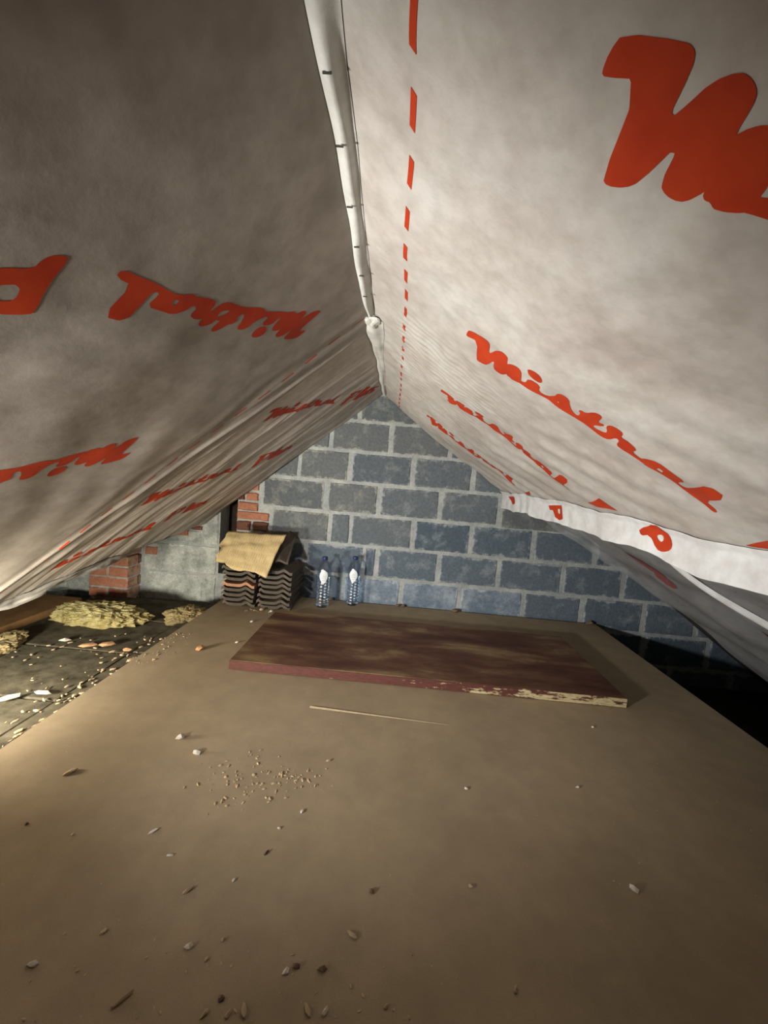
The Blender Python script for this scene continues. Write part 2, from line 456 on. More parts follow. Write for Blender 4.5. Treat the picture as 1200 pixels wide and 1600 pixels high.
for r, xs in ROWS.items():
    z0, z1 = ZC[r]
    for k in range(len(xs)-1):
        x0, x1 = xs[k], xs[k+1]
        g = 0.013 if x1-x0 > 0.2 else 0.008
        m = M_BLOCK
        if (r == 0 and -0.4 < x0 < 0.7): m = M_BLOCKP
        elif r >= 5 or (r in (3, 4) and x1 < -0.1): m = M_BLOCKG
        elif r == 2 and x1 < -0.4: m = M_BLOCKG
        elif r in (3, 4) or (r == 2 and x1 < 0.2): m = M_BLOCKM
        block('concrete_block', x0+g, x1-g+RNG.uniform(-.004, .004), z0+0.009, z1-0.008+RNG.uniform(-.003, .003), m, wall,
              proud=0.003+RNG.uniform(0, .003), seed=100*r+k+3000)
# block set back under the right membrane
block('concrete_block', 0.685, 1.10, 0.560, 0.745, M_BLOCKG, wall, proud=0.001, seed=77)
# pier left of the cavity
for i, (x0, x1, z0, z1) in enumerate([(-1.620, -1.232, -0.113, 0.072), (-1.222, -1.140, -0.113, 0.072), (-1.632, -1.142, 0.088, 0.275),
                                      (-1.235, -1.138, 0.290, 0.495), (-1.535, -1.140, -0.305, -0.125), (-1.640, -1.550, -0.305, -0.125),
                                      (-1.52, -1.25, 0.290, 0.37), (-2.150, -1.955, -0.170, 0.010), (-2.150, -1.955, -0.36, -0.18),
                                      (-2.62, -2.16, -0.17, 0.01)]):
    block('concrete_block', x0, x1, z0, z1, M_BLOCKW, wall, proud=0.006, seed=500+i, rough=0.005)
block('concrete_block', -2.30, -2.145, -0.265, -0.085, M_BLOCKW, wall, y=WY-0.10, proud=0.01, depth=0.11, seed=541, rough=0.012)
# bricks toothed into the wall each side of the cavity, and the rubble bricks on the pier
for i, (x0, x1, z0, z1, m) in enumerate([
    (-1.02, -0.885, 0.665, 0.725, M_BRICK), (-0.965, -0.885, 0.600, 0.655, M_BRICK), (-1.02, -0.975, 0.600, 0.655, M_BRICKD),
    (-1.02, -0.885, 0.535, 0.590, M_BRICK), (-1.02, -0.81, 0.475, 0.527, M_BRICK), (-1.02, -0.925, 0.400, 0.467, M_BRICKD),
    (-0.915, -0.81, 0.405, 0.467, M_BRICKD), (-1.02, -0.92, 0.335, 0.392, M_BRICKD), (-0.91, -0.815, 0.335, 0.392, M_BRICK), (-1.02, -0.84, 0.26, 0.325, M_BRICKD),
    (-1.44, -1.335, 0.330, 0.400, M_BRICK), (-1.325, -1.245, 0.410, 0.475, M_BRICK), (-1.325, -1.245, 0.378, 0.403, M_BRICKD),
    (-1.24, -1.14, 0.505, 0.555, M_BRICK), (-1.42, -1.335, 0.41, 0.47, M_BRICK), (-1.625, -1.535, 0.185, 0.245, M_BRICK), (-1.60, -1.53, 0.285, 0.33, M_BRICKD)]):
    block('brick', x0, x1, z0, z1, m, wall, proud=0.012, depth=0.05, seed=700+i, nx=4, nz=3, rough=0.005)

# chimney pier of red brick standing out of the wall
pier = empty('pillar', (-1.76, WY-0.05, -0.30)); tag(pier, kind='structure')
PX0, PX1, PY = -1.905, -1.652, WY-0.125
def pbox(lo, hi, m, seed, name='brick'):
    r = np.random.RandomState(seed)
    bm = bmesh.new(); bm_box(bm, lo, hi, 0.005)
    for v in bm.verts: v.co += Vector(r.uniform(-1, 1, 3)*0.0022)
    o = bm_obj(name, bm, m, pier); o.matrix_parent_inverse = Matrix.Translation((1.76, -(WY-0.05), 0.30))
    return o
pbox((PX0+.006, PY+.006, -0.35), (PX1-.006, WY+0.02, 0.17), M_MORTAR, 1, 'mortar_core')
z = -0.30; k = 0
while z < 0.235:
    hgt = 0.062
    if k % 2 == 0:
        pbox((PX0, PY, z), (PX1, PY+.10, z+hgt), M_BRICK, 10+k)
        pbox((PX1-.09, PY+.106, z), (PX1+.002, WY+.02, z+hgt), M_BRICKD, 40+k)
    else:
        pbox((PX0, PY, z), (PX0+.118, PY+.10, z+hgt), M_BRICK, 10+k)
        pbox((PX0+.127, PY, z), (PX1, WY+.02, z+hgt), M_BRICK, 40+k)
    z += 0.0705; k += 1

# the boarded platform and the lower ceilings either side of it
fl = box_obj('floor', (-1.000, -2.6, -0.030), (1.345, 2.442, 0.0), M_FLOOR, None, 0.002); tag(fl, kind='structure')
def ground(name, x0, x1, y0, y1, z, m, amp, seed, step=0.03):
    xs = np.arange(x0, x1+step, step); ys = np.arange(y0, y1+step, step)
    X, Y = np.meshgrid(xs, ys, indexing='ij')
    w1, w2 = Waves(seed, 8, .08, .3), Waves(seed+1, 8, .03, .07)
    Z = z + amp*(0.7*w1(X, Y) + 0.3*w2(X, Y))
    o = grid_mesh(name, np.stack([X, Y, Z], -1), m); tag(o, kind='structure'); return o
ground('floor', -2.80, -0.90, -2.6, 2.50, -0.135, M_SUB, 0.006, 21, 0.04)
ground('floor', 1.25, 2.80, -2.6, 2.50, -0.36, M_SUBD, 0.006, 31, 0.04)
subfl = empty('floor', (-1.5, 1.0, -0.10)); tag(subfl, kind='structure')
def sub_panel(x0, x1, y0, y1, z, seed):
    r = np.random.RandomState(seed)
    bm = bmesh.new(); bm_box(bm, (x0, y0, z-0.03), (x1, y1, z), 0.004)
    tl = r.uniform(-1, 1, 2)*0.008
    for v in bm.verts: v.co.z += tl[0]*(v.co.x-x0) + tl[1]*(v.co.y-y0); v.co += Vector(r.uniform(-1, 1, 3)*0.002)
    o = bm_obj('panel', bm, M_SUB, subfl); o.matrix_parent_inverse = Matrix.Translation((1.5, -1.0, 0.10))
i = 0
for y0, y1 in [(-0.2, .15), (.16, .52), (.53, .895), (.905, 1.265), (1.275, 1.64), (1.65, 2.02), (2.03, 2.36)]:
    sub_panel(-1.130, -1.015, y0, y1, -0.066, 50+i)
    sub_panel(-1.72, -1.145, y0, y1, -0.075, 60+i)
    sub_panel(-1.82, -1.735, y0, y1, -0.080, 70+i); i += 1

# closed roof deck above the membranes
bm = bmesh.new()
def slope_box(a, sgn, s0, s1, y0, y1, off, th):
    vs = []
    for dd in (off, off+th):
        for s in (s0, s1):
            for y in (y0, y1):
                vs.append(bm.verts.new((RX + sgn*s*math.cos(a) + sgn*dd*math.sin(a), y, RZ - s*math.sin(a) + dd*math.cos(a))))
    for f in ((0, 1, 3, 2), (4, 6, 7, 5), (0, 4, 5, 1), (2, 3, 7, 6), (0, 2, 6, 4), (1, 5, 7, 3)):
        bm.faces.new([vs[q] for q in f])
slope_box(AR, 1, -0.12, 3.6, -2.6, 2.75, 0.14, 0.03)
slope_box(AL, -1, -0.12, 2.05, -2.6, 2.75, 0.14, 0.03)
tag(bm_obj('ceiling', bm, M_DECK), kind='structure')

# ------------------------------------------------------------------ membranes
ys = np.concatenate([np.arange(-2.4, 0.2, 0.05), np.arange(0.2, 2.461, 0.006)]); ss = np.linspace(0, 1, 160)
def fold_s(Y): return np.interp(Y, [-3, .78, .97, 1.15, 1.6, 2.0, 2.47], [1.10, 1.09, 1.075, 1.04, 1.0, .97, .955])
memr = empty('roof_membrane', (RX, 0, RZ))
tag(memr, 'white printed roof membrane on the slope right of the ridge, lettered in red', 'roof membrane')
inv_r = Matrix.Translation((-RX, 0, -RZ))
def child(o, p):
    o.parent = p; o.matrix_parent_inverse = Matrix.Translation(-Vector(p.location)); return o
Yg = np.repeat(ys[:, None], len(ss), 1); Sg = ss[None, :]*fold_s(ys)[:, None]
child(grid_mesh('sheet', S_right(Yg, Sg), M_MEM), memr)
# hanging flap along the lower edge: rolled fold, then a vertical strip
def flap_pt(Y, d):
    """d: distance down the flap from the fold line"""
    Y = np.asarray(Y, float); d = np.asarray(d, float)
    b = S_right(Y, fold_s(Y))
    ln = np.interp(Y, [0.7, 1.2, 1.7, 2.46], [.092, .090, .098, .105])
    t = d/ln
    w = 0.008*wr1(Y*1.2, d)*t + 0.003*np.sin(2*np.pi*Y/0.11+2*wr1(Y, d))*t*sstep(1.2, 1.8, Y) + 0.0015*wr2(Y, d*2)*t
    x = b[..., 0] + 0.012*(1-np.exp(-d/0.02)) - 0.010*np.exp(-((d-.004)/.007)**2) + w
    return np.stack([x, Y + 0*d, b[..., 2] - d + 0.003*wr1(Y*1.5, 0*d)*t], -1), ln
dd = np.linspace(0, 1, 14)
Yg2 = np.repeat(ys[:, None], 14, 1)
ln = flap_pt(Yg2, Yg2*0)[1]
child(grid_mesh('flap', flap_pt(Yg2, ln*dd[None, :])[0], M_FLAP), memr)

# ridge-side left sheets
ysn = np.concatenate([np.arange(-2.4, 0.2, 0.05), np.arange(0.2, 1.43, 0.008)]); ssl = np.linspace(0, 1, 190)
def edge_s(Y): return np.interp(Y, [-3, 1.2, 1.44, 1.72, 2.0, 2.33, 2.47], [1.80, 1.78, 1.74, 1.60, 1.545, 1.455, 1.43])
meml = empty('roof_membrane', (RX-0.3, 0, RZ-0.3))
tag(meml, 'shaded near membrane sheet left of the ridge, dashed line down its far edge', 'roof membrane')
Yg = np.repeat(ysn[:, None], 190, 1)
child(grid_mesh('sheet', S_left(Yg, edge_s(Yg)*ssl[None, :], 0.003), M_MEM_SHADE), meml)
ysf = np.arange(1.37, 2.461, 0.006)
memf = empty('roof_membrane', (RX-0.3, 2.0, RZ-0.3))
tag(memf, 'creased far membrane sheet left of the ridge, reaching down to the block wall', 'roof membrane')
Yg = np.repeat(ysf[:, None], 190, 1)
child(grid_mesh('sheet', S_left(Yg, edge_s(Yg)*ssl[None, :]), M_MEM_LIT), memf)
# crumpled grey turn-down along the left eaves
wf1, wf2 = Waves(41, 6, .14, .5), Waves(42, 6, .05, .12)
def flapl(Y, t):
    Y = np.asarray(Y, float); t = np.asarray(t, float)
    b = S_left(Y, edge_s(Y), 0.004)
    l = 0.034*(1-sstep(1.75, 2.05, Y)) + 0.012
    cr = 0.010*wf1(Y, t*.15)*t + 0.006*wf2(Y, t*.1)*t
    return np.stack([b[..., 0]-0.02*t + cr, Y + 0.01*wl2(t*.3, Y)*t, b[..., 2]-l*t+0.006*wf1(Y+3, t*.05)*t], -1)
tt = np.linspace(0, 1, 10)
yn = np.arange(-2.4, 2.2, 0.010)
for lo, hi, par in ((-2.4, 1.40, meml), (1.40, 2.2, memf)):
    q = np.arange(lo, hi+.001, .010)
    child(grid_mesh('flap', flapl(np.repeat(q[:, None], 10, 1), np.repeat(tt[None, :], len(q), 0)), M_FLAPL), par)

# see-through lower sheet at the right eaves
memt = empty('roof_membrane', (1.1, 1.6, 0.3))
tag(memt, 'thin see-through membrane hanging below the right flap over the dark eaves', 'roof membrane')
s_t = np.linspace(0.97, 2.75, 90)
far_edge = lambda s: np.interp(s, [.97, 1.2, 1.34, 1.55, 1.71, 1.85, 2.1, 2.75], [2.44, 2.43, 2.40, 2.22, 2.04, 1.95, 1.88, 1.84])
u_t = np.linspace(0, 1, 140)
Sg = np.repeat(s_t[None, :], 140, 0); Yg = -2.0 + (far_edge(Sg)+2.0)*u_t[:, None]
wt = Waves(9, 6, .2, .5)
def S_trans(Y, s, off=0.0):
    h = -0.035 + 0.010*wt(Y, s) + 0.010*np.exp(-((s-1.388-2.2*(1.309-Y))/0.03)**2)*(1-sstep(1.30, 1.40, Y)) + off
    return np.stack([RX+s*math.cos(AR)-h*math.sin(AR), Y+0*h, RZ-s*math.sin(AR)-h*math.cos(AR)], -1)
child(grid_mesh('sheet', S_trans(Yg, Sg), M_TRANS), memt)

q = np.linspace(0, 1, 40)
fy, fs_ = 1.345-0.35*q, 1.300+0.78*q
crease_glint = np.stack([S_trans(fy+a_*.009, fs_+a_*.004, .004+.010*(1-abs(a_))) for a_ in (-1, -.5, 0, .5, 1)], 1)
child(grid_mesh('fold', crease_glint, M_FLAP), memt)  # white ribbon laid on the crease to paint its highlight

# ridge tape folded under the ridge: a near length and a far length meeting in a knot
def strip(name, y0, y1, wl, wr, drop, label, n=10):
    q = np.arange(y0, y1, 0.01); P = np.zeros((len(q), n, 3))
    w = Waves(13, 5, .12, .5)
    for i, Y in enumerate(q):
        a, b_ = np.interp(Y, *wl), np.interp(Y, *wr)
        a += .0025*float(w(Y*1.7, .3)); L = S_left(Y, a, 0.004); R = S_right(Y, b_, 0.0015)
        for j, t in enumerate(np.linspace(0, 1, n)):
            p = L*(1-t) + R*t
            p[2] -= drop*math.sin(math.pi*min(1, t*1.15))*(1+0.35*float(w(Y, t*.1))) + 0.0025*float(w(Y*2.3, t*.4))*math.sin(math.pi*t)
            P[i, j] = p
    e = empty(name, (RX, (y0+y1)/2, RZ)); tag(e, label, 'ridge tape')
    child(grid_mesh('tape', P, M_STRIP), e)
    return e
tape = strip('ridge_tape', -2.4, 1.33, ([-3, .47, .64, .83, 1.1, 1.33], [.028, .028, .026, .026, .030, .020]),
             ([-3, .47, .54, .69, .92, 1.2, 1.33], [.028, .027, .022, .024, .018, .012, .012]), 0.009,
             'pale stapled tape folded along the near half of the ridge')
tape2 = strip('ridge_tape', 1.31, 2.455, ([1.3, 1.4, 1.66, 2.3], [.030, .034, .020, .012]), ([1.3, 1.4, 1.55, 2.3], [.046, .044, .036, .024]), 0.007,
              'crumpled pale tape along the far half of the ridge, running to the block wall')
# knot of crumpled tape
from mathutils import noise as mnoise
def lump(name, c, rad, m, seed, parent=None, sub=3, amp=.35, freq=1.0, fine=0.0):
    bm = bmesh.new(); bmesh.ops.create_icosphere(bm, subdivisions=sub, radius=1.0)
    r = np.random.RandomState(seed); K = r.normal(0, 2.2*freq, (9, 3)); ph = r.uniform(0, 6.28, 9)
    so = Vector((seed*1.7, seed*.3, 0))
    for v in bm.verts:
        p = np.array(v.co); f = 1 + amp*sum(math.sin(K[i] @ p + ph[i]) for i in range(9))/4.0
        if fine:
            q = Vector(p*np.array(rad))*11.0
            f += fine*(mnoise.noise(q*3.2+so) + .8*abs(mnoise.noise(q*6.5+so)) + .5*mnoise.noise(q*14+so))
        v.co = Vector(p*f*np.array(rad)) + Vector(c)
    return bm_obj(name, bm, m, parent, False)
child(lump('knot', (RX, 1.325, RZ-.022), (.022, .035, .016), M_STRIP, 5, None, 3, .4, 1.4), tape2)
for yst in (.532, .640, .775, .900, 1.02, 1.13):
    P0 = S_left(yst, 0.022, 0.010)
    o = box_obj('staple', (P0[0]-.002, P0[1]-.001, P0[2]-.011), (P0[0]+.010, P0[1]+.001, P0[2]-.0085), M_STAPLE)
    child(o, tape)

# ------------------------------------------------------------------ red print on the membranes
def chaikin(p, n=1):
    p = np.array(p, float)
    for _ in range(n):
        q = np.roll(p, -1, 0)
        p = np.stack([p*.75+q*.25, p*.25+q*.75], 1).reshape(-1, 2)
    return p

def sd_poly(P, poly):
    a = poly; b = np.roll(poly, -1, 0)
    d = np.full(len(P), 1e9); ins = np.zeros(len(P), bool)
    for (ax, ay), (bx, by) in zip(a, b):
        e = np.array([bx-ax, by-ay]); w = P - [ax, ay]
        t = np.clip((w @ e)/max(e @ e, 1e-12), 0, 1)
        d = np.minimum(d, np.hypot(w[:, 0]-t*e[0], w[:, 1]-t*e[1]))
        c = ((ay > P[:, 1]) != (by > P[:, 1]))
        with np.errstate(divide='ignore', invalid='ignore'):
            xi = (bx-ax)*(P[:, 1]-ay)/((by-ay) if by != ay else 1e-12)+ax
        ins ^= c & (P[:, 0] < xi)
    return np.where(ins, -d, d)

def print_mesh(name, polys, holes, surf, parent, cell=0.004, m=None, bold=0.0):
    pts = np.concatenate(polys)
    lo, hi = pts.min(0)-2*cell-bold, pts.max(0)+2*cell+bold
    nx, ny = [int(math.ceil((hi[i]-lo[i])/cell))+1 for i in (0, 1)]
    gx = lo[0]+np.arange(nx)*cell; gy = lo[1]+np.arange(ny)*cell
    X, Y = np.meshgrid(gx, gy, indexing='ij'); P = np.stack([X.ravel(), Y.ravel()], 1)
    sd = np.full(len(P), 1e9)
    for q in polys: sd = np.minimum(sd, sd_poly(P, q))
    sd = sd - bold
    for q in holes: sd = np.maximum(sd, -sd_poly(P, q))
    sd = sd.reshape(nx, ny)
    V, idx, F = [], {}, []
    def vert(key, p):
        if key not in idx: idx[key] = len(V); V.append(p)
        return idx[key]
    act = np.minimum.reduce([sd[:-1, :-1], sd[1:, :-1], sd[1:, 1:], sd[:-1, 1:]]) < 0
    for i, j in zip(*np.nonzero(act)):
        cs = [(i, j), (i+1, j), (i+1, j+1), (i, j+1)]; f = []
        for k in range(4):
            a, b = cs[k], cs[(k+1) % 4]; va, vb = sd[a], sd[b]
            if va < 0: f.append(vert(a, (gx[a[0]], gy[a[1]])))
            if (va < 0) != (vb < 0):
                t = va/(va-vb); e = (min(a, b), max(a, b))
                f.append(vert(e, (gx[a[0]]+(gx[b[0]]-gx[a[0]])*t, gy[a[1]]+(gy[b[1]]-gy[a[1]])*t)))
        if len(f) >= 3: F.append(f)
    if not V: return None
    V = np.array(V)
    o = mesh_obj(name, surf(V[:, 0], V[:, 1]), F, m or M_RED, None, True)
    return child(o, parent)

# brush-script word, in sheet coordinates (along the ridge, down the slope)
W_M = [(0.9212, 0.323), (0.9371, 0.3196), (0.9521, 0.3216), (0.9531, 0.3252), (0.9362, 0.3533), (1.0208, 0.3732), (1.0224, 0.3816), (1.0108, 0.398), (0.9976, 0.4048), (0.9478, 0.4108), (0.987, 0.421), (0.9921, 0.4325), (0.9886, 0.446), (0.9772, 0.4529), (0.9449, 0.4585), (0.9692, 0.4655), (0.9700, 0.4752), (0.9550, 0.4950), (0.9250, 0.4850), (0.9019, 0.4745), (0.8975, 0.4593), (0.9100, 0.4430), (0.9256, 0.4405), (0.9012, 0.434), (0.8942, 0.4303), (0.891, 0.4212), (0.8926, 0.4108), (0.9075, 0.3997), (0.9271, 0.3958), (0.9454, 0.3906), (0.9099, 0.3825), (0.901, 0.3767), (0.9009, 0.3669)]
W_R = [(0.9353, 0.4445), (0.9328, 0.4372), (0.9121, 0.442), (0.8982, 0.4593), (0.9019, 0.4745), (0.9433, 0.4865), (0.9322, 0.5011), (0.906, 0.497), (0.8903, 0.5275), (0.9198, 0.5358), (0.9117, 0.557), (0.8801, 0.567), (0.8685, 0.5626), (0.8528, 0.5697), (0.8482, 0.5827), (0.853, 0.5926), (0.8682, 0.5993), (0.8864, 0.6175), (0.8845, 0.6348), (0.8626, 0.629), (0.8628, 0.622), (0.8501, 0.6211), (0.8467, 0.6326), (0.8196, 0.6376), (0.8103, 0.6482), (0.815, 0.6579), (0.8464, 0.6656), (0.8374, 0.6769), (0.8467, 0.6816), (0.8661, 0.6693), (0.8771, 0.6748), (0.8618, 0.6983), (0.8511, 0.6961), (0.839, 0.6828), (0.8225, 0.6819), (0.8094, 0.6961), (0.8094, 0.7112), (0.829, 0.7177), (0.8172, 0.7327), (0.8174, 0.7583), (0.8404, 0.7604), (0.8393, 0.7843), (0.8249, 0.7832), (0.8022, 0.7982), (0.7979, 0.8287), (0.7923, 0.8639), (0.82, 0.8674), (0.827, 0.8742), (0.8224, 0.8898), (0.7905, 0.8814), (0.7463, 0.8721), (0.7389, 0.9141), (0.8133, 0.9292), (0.8112, 0.9666), (0.8241, 0.9698), (0.8271, 0.9371), (0.8336, 0.9033), (0.8347, 0.8637), (0.8374, 0.8346), (0.8556, 0.8096), (0.8535, 0.7963), (0.8625, 0.7738), (0.8692, 0.7512), (0.8676, 0.7351), (0.8424, 0.7258), (0.8459, 0.7173), (0.8717, 0.7181), (0.8841, 0.7059), (0.8882, 0.6843), (0.8958, 0.6439), (0.9108, 0.6154), (0.9222, 0.5922), (0.9204, 0.5679), (0.9262, 0.5559), (0.9443, 0.5217), (0.9556, 0.4917), (0.9704, 0.4623), (0.9692, 0.4565)]
W_DOT = [(0.8737, 0.48), (0.8616, 0.4836), (0.8522, 0.4989), (0.8547, 0.5138), (0.8703, 0.5236), (0.8841, 0.5204), (0.8913, 0.5055), (0.8886, 0.4899)]
W_HA = [(0.8313, 0.8192), (0.8185, 0.8173), (0.8178, 0.8277), (0.83, 0.8323)]
W_HS = [(0.898, 0.5801), (0.8935, 0.5826), (0.899, 0.5857), (0.9026, 0.5835)]
ANCH = np.array([(1.018, .387), (.8112, .9666), (.7389, .9141)])

def affine(dst):
    A = np.hstack([ANCH, np.ones((3, 1))]); T = np.linalg.solve(A, np.array(dst, float))
    return lambda p: np.hstack([np.array(p, float), np.ones((len(p), 1))]) @ T

def word(dst, surf, parent, cell=.004, bold=0.0, m=None):
    f = affine(dst)
    polys = [chaikin(f(W_M), 1), chaikin(f(W_R), 1), chaikin(f(W_DOT), 2)]
    o = print_mesh('lettering', polys, [f(W_HA), f(W_HS)], surf, parent, cell, m, bold)
    return o
sr = lambda Y, s: S_right(Y, s, 0.0007)
sl = lambda Y, s: S_left(Y, s, 0.0034)
slf = lambda Y, s: S_left(Y, s, 0.0010)
word(ANCH + [-.593, .008], sr, memr, .0025)
word(ANCH, sr, memr, .003)
row3 = np.array([(1.549, .384), (1.386, .910), (1.318, .864)])
word(row3, sr, memr, .004)
word(row3 + [.61, -.012], sr, memr, .004)
left1 = np.array([(1.070, .163), (.594, .420), (.633, .487)])
word(left1, sl, meml, .0025, .0022)
word(left1 + [-.055, .598], sl, meml, .003, .0022)
for a in ((1.530, .545), (1.465, 1.115), (1.395, 1.600)):
    a = np.array(a); k = 0.92
    word([a, a + k*np.array((.44, -.29)), a + k*np.array((.40, -.345))], slf, memf, .004)

def strokes(lines, width, org, ex, ey):
    """thick polylines as polygons in sheet coordinates"""
    out = []; org, ex, ey = map(np.array, (org, ex, ey))
    for ln in lines:
        p = np.array(ln, float)
        for a, b in zip(p[:-1], p[1:]):
            d = b-a; L = np.hypot(*d); n = np.array([-d[1], d[0]])/L*width/2; t = d/L*width/2
            q = [a-n-.6*t, a-t, a+n-.6*t, b+n+.6*t, b+t, b-n+.6*t]
            out.append(np.array([org + x*ex + y*ey for x, y in q]))
    return out
PLUS = [[(0.02, 0), (.12, 1.0)], [(0.05, .98), (.30, 1.0), (.33, .72), (.24, .52), (.06, .5)], [(.42, 0.02), (.55, .98)], [(.42, .02), (.50, .0)],
        [(.60, .6), (.56, .1), (.66, .03), (.76, .6)], [(.76, .6), (.74, .05)], [(1.0, .55), (.90, .60), (.86, .42), (.96, .24), (.94, .05), (.82, .04)]]
for a, e in (((2.04, .262), (.20, -.185)), ((1.985, .822), (.19, -.185)), ((1.84, 1.290), (.20, -.125))):
    e = np.array(e); up = np.array((-.055, -.075))
    print_mesh('lettering', strokes(PLUS, .12, a, e, up), [], slf, memf, .004)
PL = [(0.5268, 0.4387), (0.5164, 0.4414), (0.507, 0.4504), (0.5039, 0.4636), (0.5053, 0.4796), (0.4799, 0.4992), (0.4701, 0.5125), (0.4686, 0.532), (0.4816, 0.5542), (0.5, 0.5675), (0.5189, 0.5651), (0.5509, 0.5435), (0.5517, 0.5352), (0.5348, 0.4896)]
PLH = [(0.5105, 0.5065), (0.5217, 0.5331), (0.5053, 0.5459), (0.4938, 0.5411), (0.4893, 0.5263)]
print_mesh('lettering', [chaikin(PL, 1)], [chaikin(PLH, 1)], sl, meml, .0025)
# initials on the flap, in (along the ridge, drop) coordinates
XF = RX + math.cos(AR)*1.05; ZF = RZ - math.sin(AR)*1.05
def sflap(Y, d):
    b = S_right(Y, fold_s(Y))
    P = flap_pt(Y, np.maximum(b[:, 2]-(ZF-d), 0.001))[0]
    P[:, 0] -= 0.0015
    return P
PF = [(1.1591, 0.0223), (1.0897, 0.0002), (1.0574, 0.0164), (1.0424, 0.0447), (1.0445, 0.0646), (1.0674, 0.0763), (1.0912, 0.073), (1.1197, 0.036), (1.1468, 0.0446)]
PFH = [(1.0963, 0.0328), (1.0742, 0.0274), (1.0698, 0.0424), (1.0792, 0.0506), (1.0907, 0.0433)]
print_mesh('lettering', [chaikin(PF, 1)], [chaikin(PFH, 1)], sflap, memr, .003)
PF3 = [(1.7508, -0.0067), (1.6357, -0.0165), (1.6153, 0.0386), (1.646, 0.0477), (1.6827, 0.0401), (1.7086, 0.0114), (1.739, 0.0126)]
PF3H = [(1.668, .002), (1.650, .001), (1.645, .020), (1.655, .022), (1.664, .016)]
print_mesh('lettering', [np.array(PF3)], [np.array(PF3H)], sflap, memr, .003)
PF4 = [(2.2947, -0.0242), (2.1827, -0.0287), (2.1696, 0.0102), (2.2103, 0.0194), (2.2445, -0.0024)]
print_mesh('lettering', [np.array(PF4)], [], sflap, memr, .004)
for tr in ([(1.378, .982), (1.261, .953), (1.225, 1.010), (1.30, 1.0)], [(2.02, .950), (1.886, .940), (1.905, .965)], [(.84, 1.078), (.770, 1.050), (.70, 1.06), (.71, 1.088)]):
    print_mesh('lettering', [np.array(tr)], [], sr, memr, .003)
# faint reversed lettering seen on the see-through sheet
for pl in ([(1.75, 1.40), (1.66, 1.395), (1.60, 1.52), (1.64, 1.56), (1.70, 1.50)], [(1.70, 1.53), (1.63, 1.53), (1.60, 1.60), (1.66, 1.62)],
           [(1.36, 1.72), (1.26, 1.70), (1.20, 1.80), (1.27, 1.86), (1.34, 1.80)]):
    print_mesh('lettering', [chaikin(pl, 1)], [], lambda Y, s: S_trans(Y, s, 0.002), memt, .006, M_REDFAINT)

# dashed lines: along the ridge on the right sheet, down the slope on the near left sheet
def dash(cY, cs, along_y, L, w, surf, parent):
    n = 6
    t = np.linspace(-L/2, L/2, n); sl_ = 0.003
    rows = []
    for sgn in (-1, 1):
        if along_y: rows.append(surf(cY + t + sgn*sl_, cs + 0*t + sgn*w/2))
        else: rows.append(surf(cY + 0*t + sgn*w/2, cs + t))
    P = np.stack(rows, 1)
    child(grid_mesh('dash', P, M_RED), parent)
y = 0.330
while y < 2.44:
    dash(y, 0.1325, True, 0.050, 0.0092, sr, memr); y += 0.0985
s = 0.055
while s < 1.72:
    dash(1.300, s, False, 0.050, 0.0055, sl, meml); s += 0.0985

# ------------------------------------------------------------------ things on the platform
bd = empty('painted_board', (0.17, 1.76, 0))
tag(bd, 'long brown painted wooden board with worn dusty top lying on the platform', 'board')
child(box_obj('panel', (-0.607, 1.4605, 0.0005), (0.965, 2.063, 0.0385), M_BOARD, None, 0.003), bd)
child(box_obj('front_edge', (-0.605, 1.4575, 0.002), (0.963, 1.4615, 0.0370), M_EDGE, None, 0.001), bd)['label'] = 'maroon front edge with paint peeled to bare wood at the right'

def make_tile_mesh(seed):
    n = 17; th = 0.0165; Wd, Ln = 0.192, 0.285
    t = np.linspace(0, 1, n)
    prof = 0.013*np.exp(-((t-.06)/.055)**2) + 0.017*np.exp(-((t-.74)/.11)**2) - 0.004*np.exp(-((t-.95)/.05)**2)
    V, F = [], []
    for yy in (0, Ln):
        for k in range(n): V.append(((t[k]-.5)*Wd, yy, prof[k]+th))
        for k in range(n): V.append(((t[k]-.5)*Wd, yy, prof[k]))
    N = 2*n
    for k in range(n-1):
        F += [(k, k+1, N+k+1, N+k), (n+k+1, n+k, N+n+k, N+n+k+1), (k+1, k, n+k, n+k+1), (N+k, N+k+1, N+n+k+1, N+n+k)]
    F += [(0, N, N+n, n), (n-1, 2*n-1, N+2*n-1, N+n-1)]
    me = bpy.data.meshes.new('roof_tile'); me.from_pydata(V, [], F); return me
TM = make_tile_mesh(0); TM.materials.append(M_TILE)
TMO = TM.copy(); TMO.materials.clear(); TMO.materials.append(M_TILEO)
ORD = ['bottom', 'second', 'third', 'fourth', 'fifth', 'sixth', 'seventh', 'eighth', 'ninth']
def put_tile(x, z, dx, dy, rz, label, mesh=TM, rx=0, y=2.165, group='stacked roof tiles'):
    o = bpy.data.objects.new('roof_tile', mesh); COL.objects.link(o)
    o.location = (x+dx, y+dy, z); o.rotation_euler = (rx, 0, rz)
    tag(o, label, 'roof tile', group); return o
for k in range(8):
    lab = f'dark grooved roof tile, {ORD[k]} from the floor in the left stack' if k != 4 else 'orange terracotta roof tile jutting from the middle of the left stack'
    put_tile(-0.868, 0.001+k*0.0300, RNG.uniform(-.006, .006), RNG.uniform(-.010, .006) - (.012 if k == 4 else 0), RNG.uniform(-.03, .03), lab, TMO if k == 4 else TM)
for k in range(8):
    put_tile(-0.655, 0.001+k*0.0302, RNG.uniform(-.005, .005), RNG.uniform(-.008, .008), RNG.uniform(-.03, .03),
             f'dark grooved roof tile, {ORD[k]} from the floor in the right stack' if k != 7 else 'dark grooved roof tile on top of the right stack, under the newspaper')
put_tile(-0.690, 0.266, 0, 0.0, 0.10, 'dark roof tile propped at a slant under the newspaper', TM, math.radians(27), 2.195)

